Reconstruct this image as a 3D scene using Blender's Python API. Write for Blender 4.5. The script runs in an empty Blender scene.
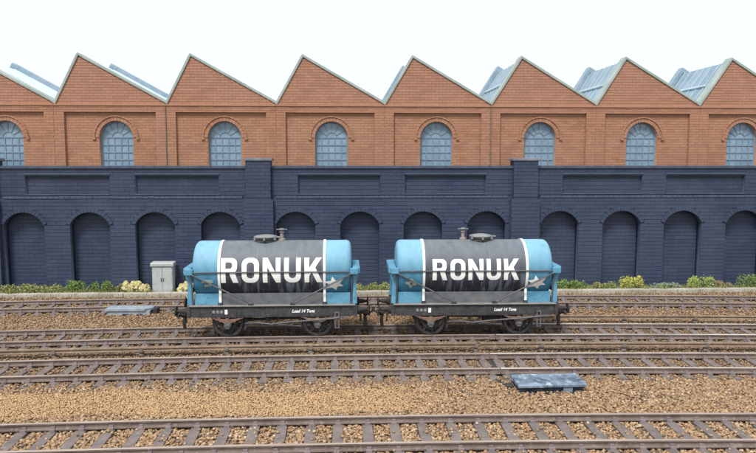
import bpy, bmesh, math, random
import numpy as np
from mathutils import Vector, Matrix
R = math.radians
random.seed(7)
rng = np.random.default_rng(11)
S = bpy.context.scene
COL = S.collection

# ------------------------------------------------------------------ camera
cd = bpy.data.cameras.new('camera')
cd.sensor_width = 36.0
cd.lens = 690 / 756 * 36
cd.clip_start = 0.1
cd.clip_end = 3000
cam = bpy.data.objects.new('camera', cd)
COL.objects.link(cam)
cam.location = (0, 0, 5.15)
cam.rotation_euler = (R(90 - 5.5), 0, R(-2.33))
S.camera = cam

# ------------------------------------------------------------------ sky, sun, exposure
SUN_EL, SUN_AZ = 56, 205         # azimuth the light comes from, clockwise from +Y
W = bpy.data.worlds.new('World')
S.world = W
W.use_nodes = True
nt = W.node_tree
nt.nodes.clear()
wo = nt.nodes.new('ShaderNodeOutputWorld')
bg = nt.nodes.new('ShaderNodeBackground')
sk = nt.nodes.new('ShaderNodeTexSky')
sk.sky_type = 'NISHITA'
sk.sun_disc = False
sk.sun_elevation = R(SUN_EL)
sk.sun_rotation = R(SUN_AZ)
sk.dust_density = 3.0
mx = nt.nodes.new('ShaderNodeMix')
mx.data_type = 'RGBA'
mx.inputs[0].default_value = 0.80
nt.links.new(sk.outputs[0], mx.inputs[6])
mx.inputs[7].default_value = (7.6, 7.95, 8.05, 1)      # even white overcast
nt.links.new(mx.outputs[2], bg.inputs[0])
bg.inputs[1].default_value = 0.104
nt.links.new(bg.outputs[0], wo.inputs[0])
sl = bpy.data.lights.new('sun', 'SUN')
sl.energy = 2.6
sl.angle = R(14)
sl.color = (1.0, 0.96, 0.9)
sun = bpy.data.objects.new('sun', sl)
COL.objects.link(sun)
sd = Vector((math.sin(R(SUN_AZ)) * math.cos(R(SUN_EL)), math.cos(R(SUN_AZ)) * math.cos(R(SUN_EL)), math.sin(R(SUN_EL))))
sun.rotation_euler = sd.to_track_quat('Z', 'Y').to_euler()
sun.location = sd * 60
S.view_settings.view_transform = 'Standard'
S.view_settings.look = 'None'
S.view_settings.exposure = 0.5
S.view_settings.gamma = 1

# ------------------------------------------------------------------ materials
def nd(t, k, **kw):
    n = t.nodes.new(k)
    for a, b in kw.items():
        setattr(n, a, b)
    return n

def new_mat(name, rough=0.8, metal=0.0, spec=0.5):
    m = bpy.data.materials.new(name)
    m.use_nodes = True
    t = m.node_tree
    p = t.nodes['Principled BSDF']
    p.inputs['Roughness'].default_value = rough
    p.inputs['Metallic'].default_value = metal
    p.inputs['Specular IOR Level'].default_value = spec
    return m, t, p

def c4(c):
    return (c[0], c[1], c[2], 1)

def mixc(t, fac, a, b):
    n = nd(t, 'ShaderNodeMix', data_type='RGBA')
    for sock, v in ((0, fac), (6, a), (7, b)):
        if hasattr(v, 'links') or hasattr(v, 'is_linked'):
            t.links.new(v, n.inputs[sock])
        elif sock == 0:
            n.inputs[0].default_value = v
        else:
            n.inputs[sock].default_value = c4(v)
    return n.outputs[2]

def coords(t, scale=(1, 1, 1), world=False):
    mp = nd(t, 'ShaderNodeMapping')
    mp.inputs['Scale'].default_value = scale
    if world:
        t.links.new(nd(t, 'ShaderNodeNewGeometry').outputs['Position'], mp.inputs[0])
    else:
        t.links.new(nd(t, 'ShaderNodeTexCoord').outputs['Object'], mp.inputs[0])
    return mp.outputs[0]

def noise(t, scale, detail=4, stretch=(1, 1, 1), world=True, rough=0.6):
    n = nd(t, 'ShaderNodeTexNoise')
    n.inputs['Scale'].default_value = scale
    n.inputs['Detail'].default_value = detail
    n.inputs['Roughness'].default_value = rough
    t.links.new(coords(t, stretch, world), n.inputs['Vector'])
    return n.outputs['Fac']

def ramp(t, fac, stops, interp='LINEAR'):
    r = nd(t, 'ShaderNodeValToRGB')
    r.color_ramp.interpolation = interp
    el = r.color_ramp.elements
    while len(el) < len(stops):
        el.new(0.5)
    for e, (p, c) in zip(el, stops):
        e.position = p
        e.color = c4(c) if not isinstance(c, (int, float)) else (c, c, c, 1)
    t.links.new(fac, r.inputs[0])
    return r.outputs[0]

def bump(t, p, h, strength=0.3, dist=0.02):
    b = nd(t, 'ShaderNodeBump')
    b.inputs['Strength'].default_value = strength
    b.inputs['Distance'].default_value = dist
    t.links.new(h, b.inputs['Height'])
    t.links.new(b.outputs[0], p.inputs['Normal'])

def worn(name, a, b, scale=3.0, rough=0.8, lo=0.35, hi=0.65, bmp=0.15, stretch=(1, 1, 1), metal=0.0, spec=0.4, fine=None, c=None):
    """two colours blended by noise, plus an optional fine speckle of a third"""
    m, t, p = new_mat(name, rough, metal, spec)
    f = ramp(t, noise(t, scale, 6, stretch), [(lo, 0.0), (hi, 1.0)])
    col = mixc(t, f, a, b)
    if c is not None:
        f2 = ramp(t, noise(t, fine or scale * 8, 3), [(0.56, 0.0), (0.68, 1.0)])
        col = mixc(t, f2, col, c)
    t.links.new(col, p.inputs['Base Color'])
    if bmp:
        bump(t, p, noise(t, scale * 9, 4), bmp, 0.01)
    return m

def brick_mat(name, cols, tint, rough=0.85):
    """each brick its own tone, plus weathering across the wall"""
    m, t, p = new_mat(name, rough, spec=0.3)
    g = nd(t, 'ShaderNodeNewGeometry')
    col = ramp(t, g.outputs['Random Per Island'], [(i / (len(cols)), c) for i, c in enumerate(cols)])
    f = ramp(t, noise(t, 0.55, 6), [(0.38, 0.0), (0.68, 1.0)])
    f_ = nd(t, 'ShaderNodeMath', operation='MULTIPLY')
    t.links.new(f, f_.inputs[0]); f_.inputs[1].default_value = 0.6
    col = mixc(t, f_.outputs[0], col, tint)
    f2 = ramp(t, noise(t, 22, 3), [(0.35, 0.0), (0.75, 0.35)])
    col = mixc(t, f2, col, tuple(x * 0.72 for x in cols[0]))
    t.links.new(col, p.inputs['Base Color'])
    bump(t, p, noise(t, 30, 4), 0.25, 0.01)
    return m

def stone_mat(name, stops, big=None, rough=0.95, oil=None):
    m, t, p = new_mat(name, rough, spec=0.2)
    g = nd(t, 'ShaderNodeNewGeometry')
    col = ramp(t, g.outputs['Random Per Island'], stops, 'CONSTANT')
    if big:
        f = ramp(t, noise(t, 0.5, 5, (0.6, 1.6, 1)), [(0.4, 0.0), (0.66, 0.65)])
        col = mixc(t, f, col, big)
    if oil:                                      # oil and brake dust along the worked tracks
        sx = nd(t, 'ShaderNodeSeparateXYZ'); t.links.new(g.outputs['Position'], sx.inputs[0])
        ad = nd(t, 'ShaderNodeMath', operation='MULTIPLY_ADD')
        t.links.new(noise(t, 0.7, 5, (0.5, 1.5, 1)), ad.inputs[0]); ad.inputs[1].default_value = 2.2
        t.links.new(sx.outputs['Y'], ad.inputs[2])
        mr = nd(t, 'ShaderNodeMapRange'); mr.inputs['From Min'].default_value = 15; mr.inputs['From Max'].default_value = 25
        t.links.new(ad.outputs[0], mr.inputs['Value'])
        fo = ramp(t, mr.outputs[0], [(0.17, 0.0), (0.30, 0.5), (0.42, 0.38), (0.55, 0.62), (0.74, 0.5), (0.84, 0.12), (1.0, 0.2)])
        col = mixc(t, fo, col, oil)
    t.links.new(col, p.inputs['Base Color'])
    return m

M = {}
M['red_brick'] = brick_mat('red brick', [(0.355, 0.182, 0.112), (0.38, 0.197, 0.122), (0.335, 0.170, 0.107), (0.40, 0.216, 0.136), (0.36, 0.186, 0.115), (0.31, 0.158, 0.102)], (0.405, 0.23, 0.158))
M['red_mortar'] = worn('red brick mortar', (0.32, 0.168, 0.108), (0.37, 0.20, 0.132), 2, 0.9)
M['pink_brick'] = brick_mat('paler red brick', [(0.375, 0.194, 0.130), (0.395, 0.207, 0.142), (0.355, 0.183, 0.122), (0.41, 0.222, 0.152), (0.335, 0.172, 0.116)], (0.39, 0.215, 0.155))
M['blue_brick'] = brick_mat('blue black brick', [(0.034, 0.048, 0.092), (0.039, 0.054, 0.100), (0.031, 0.044, 0.085), (0.046, 0.062, 0.110), (0.036, 0.050, 0.095)], (0.066, 0.086, 0.136), 0.48)
M['blue_mortar'] = worn('dark blue mortar', (0.030, 0.042, 0.078), (0.040, 0.053, 0.094), 2, 0.8)
M['coping_blue'] = worn('blue coping brick', (0.048, 0.066, 0.112), (0.075, 0.095, 0.145), 3, 0.6)
M['capstone'] = worn('capstone', (0.13, 0.145, 0.18), (0.20, 0.22, 0.25), 3, 0.7)
M['roof_coping'] = worn('roof coping', (0.26, 0.33, 0.32), (0.36, 0.42, 0.40), 1.6, 0.7)
M['roof_sheet'] = worn('roof sheet', (0.52, 0.62, 0.70), (0.64, 0.71, 0.76), 1.2, 0.5, bmp=0.05)
M['roof_glass'] = worn('roof glazing', (0.15, 0.235, 0.31), (0.24, 0.335, 0.41), 1.5, 0.3, bmp=0.02)
M['roof_bar'] = worn('roof bar', (0.30, 0.39, 0.45), (0.38, 0.47, 0.52), 2, 0.5)
M['roof_end'] = worn('roof end flashing', (0.19, 0.27, 0.34), (0.27, 0.35, 0.42), 2, 0.6)
M['window_frame'] = worn('window frame paint', (0.155, 0.225, 0.30), (0.20, 0.27, 0.345), 3, 0.5)
m, t, p = new_mat('window glass', 0.18, 0, 0.6)
f = ramp(t, noise(t, 2.2, 3), [(0.35, 0.0), (0.7, 1.0)])
t.links.new(mixc(t, f, (0.15, 0.25, 0.35), (0.24, 0.34, 0.44)), p.inputs['Base Color'])
M['window_glass'] = m
M['rail_side'] = worn('rail side rust', (0.12, 0.09, 0.08), (0.19, 0.148, 0.13), 2.5, 0.75, c=(0.25, 0.195, 0.16), fine=14)
M['rail_head'] = worn('rail head', (0.40, 0.335, 0.29), (0.28, 0.225, 0.19), 0.9, 0.5, bmp=0, metal=0.1, stretch=(0.5, 4, 4))
M['rail_shiny'] = worn('polished rail head', (0.66, 0.63, 0.60), (0.42, 0.38, 0.35), 0.8, 0.35, bmp=0, metal=0.15, stretch=(0.5, 4, 4))
M['sleeper'] = worn('sleeper', (0.12, 0.098, 0.093), (0.185, 0.155, 0.148), 2.2, 0.85, c=(0.215, 0.175, 0.15), fine=9)
M['chair'] = worn('rail chair', (0.17, 0.14, 0.15), (0.25, 0.205, 0.21), 5, 0.8)
M['conductor'] = worn('conductor rail rust', (0.17, 0.12, 0.085), (0.26, 0.19, 0.14), 2, 0.75, c=(0.32, 0.245, 0.16), fine=8)
M['insulator'] = worn('insulator pot', (0.13, 0.11, 0.10), (0.22, 0.19, 0.17), 6, 0.6)
M['ballast'] = stone_mat('ballast stone', [(0.0, (0.35, 0.225, 0.13)), (0.2, (0.27, 0.165, 0.098)), (0.36, (0.41, 0.28, 0.165)), (0.56, (0.20, 0.148, 0.108)), (0.66, (0.52, 0.395, 0.27)), (0.79, (0.33, 0.19, 0.11)), (0.91, (0.145, 0.115, 0.09))], (0.34, 0.235, 0.14), oil=(0.105, 0.078, 0.062))
M['sand'] = stone_mat('sandy grit', [(0.0, (0.47, 0.31, 0.17)), (0.35, (0.40, 0.255, 0.135)), (0.6, (0.54, 0.38, 0.225)), (0.9, (0.31, 0.21, 0.13))])
m, t, p = new_mat('ground', 1.0, 0, 0.1)
f = ramp(t, noise(t, 7, 6), [(0.35, 0.0), (0.65, 1.0)])
f2 = ramp(t, noise(t, 0.4, 4), [(0.4, 0.0), (0.7, 0.5)])
t.links.new(mixc(t, f2, mixc(t, f, (0.13, 0.088, 0.058), (0.24, 0.155, 0.092)), (0.17, 0.12, 0.085)), p.inputs['Base Color'])
bump(t, p, noise(t, 16, 5), 0.8, 0.05)
M['ground'] = m
M['kerb'] = worn('kerb concrete', (0.32, 0.29, 0.25), (0.47, 0.44, 0.40), 1.3, 0.9, c=(0.30, 0.27, 0.22), fine=5)
M['soil'] = worn('soil', (0.20, 0.16, 0.11), (0.30, 0.24, 0.16), 3, 1.0, bmp=0.6)

# wagon paint
def tank_paint(name, clean, dirty, dust, streak):
    m, t, p = new_mat(name, 0.55, 0, 0.45)
    tc = nd(t, 'ShaderNodeTexCoord')
    sx = nd(t, 'ShaderNodeSeparateXYZ')
    t.links.new(tc.outputs['Object'], sx.inputs[0])
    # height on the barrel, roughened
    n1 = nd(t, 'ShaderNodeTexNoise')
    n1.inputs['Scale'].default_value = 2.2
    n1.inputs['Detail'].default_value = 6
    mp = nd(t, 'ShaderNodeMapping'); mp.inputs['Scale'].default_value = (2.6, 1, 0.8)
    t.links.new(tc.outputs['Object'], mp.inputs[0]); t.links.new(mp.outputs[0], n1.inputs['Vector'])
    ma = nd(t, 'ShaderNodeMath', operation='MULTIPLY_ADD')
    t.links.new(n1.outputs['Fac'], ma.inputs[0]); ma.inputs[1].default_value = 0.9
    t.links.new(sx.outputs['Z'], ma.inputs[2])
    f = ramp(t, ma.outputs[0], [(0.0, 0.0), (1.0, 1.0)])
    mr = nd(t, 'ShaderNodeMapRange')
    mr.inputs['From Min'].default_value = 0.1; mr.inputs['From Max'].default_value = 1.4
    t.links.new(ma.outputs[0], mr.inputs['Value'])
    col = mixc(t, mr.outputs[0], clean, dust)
    # runs down the side
    n2 = nd(t, 'ShaderNodeTexNoise'); n2.inputs['Scale'].default_value = 5.5; n2.inputs['Detail'].default_value = 3
    mp2 = nd(t, 'ShaderNodeMapping'); mp2.inputs['Scale'].default_value = (1.6, 0.3, 0.22)
    t.links.new(tc.outputs['Object'], mp2.inputs[0]); t.links.new(mp2.outputs[0], n2.inputs['Vector'])
    f2 = ramp(t, n2.outputs['Fac'], [(0.46, 0.0), (0.64, 0.8)])
    mr2 = nd(t, 'ShaderNodeMapRange')
    mr2.inputs['From Min'].default_value = 0.15; mr2.inputs['From Max'].default_value = -0.25
    t.links.new(sx.outputs['Z'], mr2.inputs['Value'])
    mm = nd(t, 'ShaderNodeMath', operation='MULTIPLY')
    t.links.new(f2, mm.inputs[0]); t.links.new(mr2.outputs[0], mm.inputs[1])
    col = mixc(t, mm.outputs[0], col, streak)
    f3 = ramp(t, noise(t, 3.5, 7), [(0.52, 0.0), (0.75, 0.45)])
    col = mixc(t, f3, col, dirty)
    t.links.new(col, p.inputs['Base Color'])
    rr = nd(t, 'ShaderNodeMapRange'); rr.inputs['To Min'].default_value = 0.42; rr.inputs['To Max'].default_value = 0.75
    t.links.new(n1.outputs['Fac'], rr.inputs['Value']); t.links.new(rr.outputs[0], p.inputs['Roughness'])
    bump(t, p, noise(t, 40, 3), 0.06, 0.005)
    return m

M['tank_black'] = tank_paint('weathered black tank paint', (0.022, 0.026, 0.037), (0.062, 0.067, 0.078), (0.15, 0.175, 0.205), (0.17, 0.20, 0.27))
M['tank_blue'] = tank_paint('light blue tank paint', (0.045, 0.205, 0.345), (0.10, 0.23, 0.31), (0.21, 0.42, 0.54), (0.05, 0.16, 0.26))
M['wagon_blue'] = worn('light blue paint', (0.085, 0.27, 0.42), (0.13, 0.34, 0.48), 3, 0.5, bmp=0.05, c=(0.07, 0.18, 0.27), fine=12)
M['white'] = worn('white paint', (0.87, 0.88, 0.88), (0.74, 0.76, 0.78), 6, 0.5, bmp=0, lo=0.5, hi=0.85)
M['cream'] = worn('cream paint', (0.86, 0.85, 0.81), (0.74, 0.72, 0.67), 9, 0.6, bmp=0)
M['emblem'] = worn('yellow grey paint', (0.50, 0.48, 0.30), (0.18, 0.36, 0.42), 14, 0.6, bmp=0)
M['frame'] = worn('dusty black paint', (0.030, 0.031, 0.037), (0.060, 0.061, 0.067), 4, 0.7, c=(0.095, 0.085, 0.075), fine=16)
M['flange'] = worn('dusty flange', (0.20, 0.20, 0.20), (0.28, 0.27, 0.25), 5, 0.8)
M['bearer_grey'] = worn('grey bearer paint', (0.095, 0.105, 0.118), (0.14, 0.148, 0.158), 4, 0.7)
M['rod'] = worn('grey rod', (0.075, 0.08, 0.095), (0.14, 0.14, 0.15), 5, 0.55)
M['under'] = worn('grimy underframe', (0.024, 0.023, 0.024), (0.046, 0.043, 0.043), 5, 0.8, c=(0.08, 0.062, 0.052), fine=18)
M['rust'] = worn('rusty spring', (0.17, 0.10, 0.075), (0.24, 0.16, 0.125), 8, 0.8)
M['axlebox'] = worn('grey axlebox', (0.085, 0.085, 0.095), (0.14, 0.14, 0.15), 8, 0.7)
M['lid'] = worn('grey lid', (0.15, 0.165, 0.175), (0.22, 0.235, 0.24), 5, 0.6)
M['valve'] = worn('rusty valve', (0.20, 0.165, 0.16), (0.27, 0.235, 0.225), 8, 0.7)
M['tyre'] = worn('wheel tyre', (0.035, 0.035, 0.038), (0.07, 0.067, 0.065), 6, 0.5, metal=0.3)
# lineside
M['cabinet'] = worn('cabinet grey paint', (0.36, 0.40, 0.41), (0.43, 0.46, 0.46), 2, 0.6, bmp=0.05, c=(0.30, 0.32, 0.31), fine=10)
M['cover_grey'] = worn('cover grey', (0.24, 0.29, 0.35), (0.34, 0.39, 0.44), 3, 0.6, c=(0.15, 0.17, 0.20), fine=7)
M['cover_worn'] = worn('patchy pale cover', (0.17, 0.23, 0.31), (0.06, 0.085, 0.13), 2.6, 0.55, lo=0.42, hi=0.62, c=(0.34, 0.41, 0.48), fine=6)
M['cover_dark'] = worn('dark cover base', (0.018, 0.026, 0.045), (0.06, 0.085, 0.12), 3.2, 0.55, lo=0.5, hi=0.68)

def leaf_mat(name, cols):
    m, t, p = new_mat(name, 0.8, 0, 0.2)
    g = nd(t, 'ShaderNodeNewGeometry')
    col = ramp(t, g.outputs['Random Per Island'], [(i / len(cols), c) for i, c in enumerate(cols)], 'CONSTANT')
    t.links.new(col, p.inputs['Base Color'])
    return m
M['leaf_green'] = leaf_mat('green leaf', [(0.12, 0.20, 0.05), (0.18, 0.27, 0.07), (0.08, 0.15, 0.04), (0.24, 0.31, 0.10)])
M['leaf_olive'] = leaf_mat('olive leaf', [(0.21, 0.24, 0.08), (0.29, 0.30, 0.12), (0.15, 0.19, 0.06), (0.36, 0.34, 0.18)])
M['leaf_yellow'] = leaf_mat('yellow green leaf', [(0.42, 0.43, 0.06), (0.52, 0.50, 0.10), (0.33, 0.36, 0.05), (0.58, 0.54, 0.16)])
M['leaf_lime'] = leaf_mat('lime leaf', [(0.28, 0.38, 0.06), (0.38, 0.46, 0.10), (0.20, 0.30, 0.05), (0.44, 0.50, 0.16)])
M['leaf_cream'] = leaf_mat('cream leaf', [(0.46, 0.42, 0.20), (0.54, 0.49, 0.27), (0.39, 0.36, 0.16), (0.60, 0.55, 0.34)])
M['leaf_verge'] = leaf_mat('verge grass', [(0.19, 0.24, 0.07), (0.28, 0.30, 0.11), (0.13, 0.19, 0.05), (0.36, 0.33, 0.18), (0.25, 0.32, 0.08)])
M['leaf_brown'] = leaf_mat('brown leaf', [(0.22, 0.17, 0.10), (0.29, 0.23, 0.14), (0.17, 0.14, 0.08)])
M['leaf_teal'] = leaf_mat('grey green leaf', [(0.20, 0.27, 0.20), (0.28, 0.34, 0.24), (0.15, 0.21, 0.15)])

# ------------------------------------------------------------------ mesh helpers
def box(bm, x0, x1, y0, y1, z0, z1):
    v = [bm.verts.new(c) for c in ((x0, y0, z0), (x1, y0, z0), (x1, y1, z0), (x0, y1, z0), (x0, y0, z1), (x1, y0, z1), (x1, y1, z1), (x0, y1, z1))]
    for f in ((3, 2, 1, 0), (4, 5, 6, 7), (0, 1, 5, 4), (1, 2, 6, 5), (2, 3, 7, 6), (3, 0, 4, 7)):
        bm.faces.new([v[i] for i in f])

def prism(bm, pts, axis, a, b):
    """extrude polygon pts (two remaining axes in order) along axis from a to b"""
    def mk(p, q):
        return {'x': (q, p[0], p[1]), 'y': (p[0], q, p[1]), 'z': (p[0], p[1], q)}[axis]
    A = [bm.verts.new(mk(p, a)) for p in pts]
    B = [bm.verts.new(mk(p, b)) for p in pts]
    n = len(pts)
    bm.faces.new(A); bm.faces.new(B[::-1])
    for i in range(n):
        bm.faces.new((A[i], B[i], B[(i + 1) % n], A[(i + 1) % n]))

def tube(bm, pts, r, seg=8):
    pts = [Vector(p) for p in pts]
    rings = []
    for i, p in enumerate(pts):
        d = (pts[min(i + 1, len(pts) - 1)] - pts[max(i - 1, 0)]).normalized()
        u = d.orthogonal().normalized()
        if abs(d.z) < 0.9:
            u = d.cross(Vector((0, 0, 1))).normalized()
        w = d.cross(u)
        rings.append([bm.verts.new(p + r * (math.cos(a) * u + math.sin(a) * w)) for a in [2 * math.pi * k / seg for k in range(seg)]])
    for a, b in zip(rings, rings[1:]):
        for k in range(seg):
            bm.faces.new((a[k], a[(k + 1) % seg], b[(k + 1) % seg], b[k]))
    bm.faces.new(rings[0][::-1]); bm.faces.new(rings[-1])

def lathe(bm, prof, axis='x', org=(0, 0, 0), seg=32, close=True):
    """revolve prof [(along, radius)] round an axis through org"""
    o = Vector(org)
    rings = []
    for a, r in prof:
        ring = []
        for k in range(seg):
            th = 2 * math.pi * k / seg
            c, s = math.cos(th) * r, math.sin(th) * r
            ring.append(bm.verts.new(o + Vector({'x': (a, c, s), 'y': (c, a, s), 'z': (c, s, a)}[axis])))
        rings.append(ring)
    for a, b in zip(rings, rings[1:]):
        for k in range(seg):
            bm.faces.new((a[k], a[(k + 1) % seg], b[(k + 1) % seg], b[k]))
    if close:
        bm.faces.new(rings[0]); bm.faces.new(rings[-1])

def obj(name, bm, m, parent=None, smooth=False, bevel=0):
    bmesh.ops.recalc_face_normals(bm, faces=bm.faces)
    me = bpy.data.meshes.new(name)
    bm.to_mesh(me); bm.free()
    return meobj(name, me, m, parent, smooth, bevel)

def meobj(name, me, m, parent=None, smooth=False, bevel=0):
    idx = [p.material_index for p in me.polygons] if isinstance(m, list) else None
    me.materials.clear()
    for k in (m if isinstance(m, (list, tuple)) else [m]):
        me.materials.append(M[k])
    if idx:
        me.polygons.foreach_set('material_index', idx)
    if smooth:
        for p in me.polygons:
            p.use_smooth = True
        me.set_sharp_from_angle(angle=R(40)) if hasattr(me, 'set_sharp_from_angle') else None
    o = bpy.data.objects.new(name, me)
    COL.objects.link(o)
    if parent:
        o.parent = parent
    if bevel:
        b = o.modifiers.new('bevel', 'BEVEL'); b.width = bevel; b.segments = 2; b.limit_method = 'ANGLE'
    return o

def box_obj(name, ext, m, parent=None, bevel=0):
    bm = bmesh.new(); box(bm, *ext)
    return obj(name, bm, m, parent, bevel=bevel)

def thing(name, label, cat, loc=(0, 0, 0), rz=0, group=None):
    o = bpy.data.objects.new(name, None)
    o.empty_display_size = 0.3
    COL.objects.link(o)
    o.location = loc; o.rotation_euler = (0, 0, rz)
    return tag(o, label, cat, group)

def tag(o, label=None, cat=None, group=None, kind=None):
    for k, v in (('label', label), ('category', cat), ('group', group), ('kind', kind)):
        if v:
            o[k] = v
    return o

def flat(loops, depth=0.0):
    """2-D outline with holes -> mesh in the xy plane (z 0..depth)"""
    cu = bpy.data.curves.new('outline', 'CURVE')
    cu.dimensions = '2D'; cu.fill_mode = 'BOTH'
    for lp in loops:
        s = cu.splines.new('POLY')
        s.points.add(len(lp) - 1)
        for q, (x, y) in zip(s.points, lp):
            q.co = (x, y, 0, 1)
        s.use_cyclic_u = True
    cu.extrude = depth / 2
    o = bpy.data.objects.new('outline', cu)
    COL.objects.link(o)
    me = bpy.data.meshes.new_from_object(o.evaluated_get(bpy.context.evaluated_depsgraph_get()))
    bpy.data.objects.remove(o); bpy.data.curves.remove(cu)
    return me

def upright(me, y_front, depth):
    """turn a flat() mesh so it stands facing -y with its front at y_front"""
    n = len(me.vertices)
    co = np.empty(n * 3); me.vertices.foreach_get('co', co); co = co.reshape(-1, 3)
    out = np.stack([co[:, 0], y_front + depth / 2 - co[:, 2], co[:, 1]], 1)
    me.vertices.foreach_set('co', out.ravel()); me.update()
    bm = bmesh.new(); bm.from_mesh(me)
    bmesh.ops.remove_doubles(bm, verts=bm.verts, dist=1e-4)
    bmesh.ops.recalc_face_normals(bm, faces=bm.faces)
    bm.to_mesh(me); bm.free()
    return me

def sub_iv(base, holes):
    out = list(base)
    for a, b in holes:
        nxt = []
        for c, d in out:
            if b <= c or a >= d:
                nxt.append((c, d))
            else:
                if a > c: nxt.append((c, a))
                if b < d: nxt.append((b, d))
        out = nxt
    return out

def bricks(bm, ivf, z0, z1, y, proud, bl=0.42, bh=0.15, gap=0.014, vgap=0.006, phase=0):
    """courses of stretchers laid where ivf(z) says the wall is; fronts at y-proud"""
    n = max(1, round((z1 - z0) / bh)); h = (z1 - z0) / n
    for i in range(n):
        a, b = z0 + i * h, z0 + (i + 1) * h
        off = (0.5 * bl if (i + phase) % 2 else 0) + random.uniform(-0.02, 0.02)
        for (xa, xb) in ivf((a + b) / 2):
            k = math.floor((xa - off) / bl)
            while True:
                c0 = max(xa, k * bl + off); c1 = min(xb, (k + 1) * bl + off)
                if c0 >= xb - 1e-4: break
                k += 1
                if c1 - c0 < 0.05: continue
                pr = proud + random.uniform(-0.003, 0.003)
                x0, x1, za, zb = c0 + vgap / 2, c1 - vgap / 2, a + gap / 2, b - gap / 2
                v = [bm.verts.new(q) for q in ((x0, y + 0.004, za), (x1, y + 0.004, za), (x1, y + 0.004, zb), (x0, y + 0.004, zb), (x0, y - pr, za), (x1, y - pr, za), (x1, y - pr, zb), (x0, y - pr, zb))]
                for f in ((4, 5, 6, 7), (0, 1, 5, 4), (1, 2, 6, 5), (2, 3, 7, 6), (3, 0, 4, 7)):
                    bm.faces.new([v[i2] for i2 in f])

def arch_pts(cx, hw, zs, zt, z0, n=18):
    """outline of an opening: straight jambs from z0 to zs, circular head to zt"""
    rise = zt - zs
    rad = (hw * hw + rise * rise) / (2 * rise)
    zc = zt - rad
    a0 = math.atan2(zs - zc, hw)
    pts = [(cx - hw, z0), (cx + hw, z0)]
    for i in range(n + 1):
        a = a0 + (math.pi - 2 * a0) * i / n
        pts.append((cx + rad * math.cos(a), zc + rad * math.sin(a)))
    return pts

def arch_half(hw, zs, zt, z):
    if z <= zs: return hw
    rise = zt - zs
    rad = (hw * hw + rise * rise) / (2 * rise); zc = zt - rad
    d = rad * rad - (z - zc) ** 2
    return math.sqrt(d) if d > 0 else 0

def ring_bricks(bm, cx, hw, zs, zt, wid, y0, y1, n):
    """arch ring of n wedge bricks outside the head of an opening"""
    rise = zt - zs
    rad = (hw * hw + rise * rise) / (2 * rise); zc = zt - rad
    a0 = math.atan2(zs - zc, hw); da = (math.pi - 2 * a0) / n
    for i in range(n):
        a, b = a0 + i * da + 0.006, a0 + (i + 1) * da - 0.006
        prism(bm, [(cx + r * math.cos(q), zc + r * math.sin(q)) for r, q in ((rad, a), (rad + wid, a), (rad + wid, b), (rad, b))], 'y', y0 - random.uniform(0, .006), y1)

# ------------------------------------------------------------------ ground
GZ = -0.20
bm = bmesh.new()
gv = [bm.verts.new(c) for c in ((-900, -300, GZ), (900, -300, GZ), (900, 1500, GZ), (-900, 1500, GZ))]
bm.faces.new(gv)
tag(obj('ground', bm, 'ground'), kind='structure')

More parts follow.
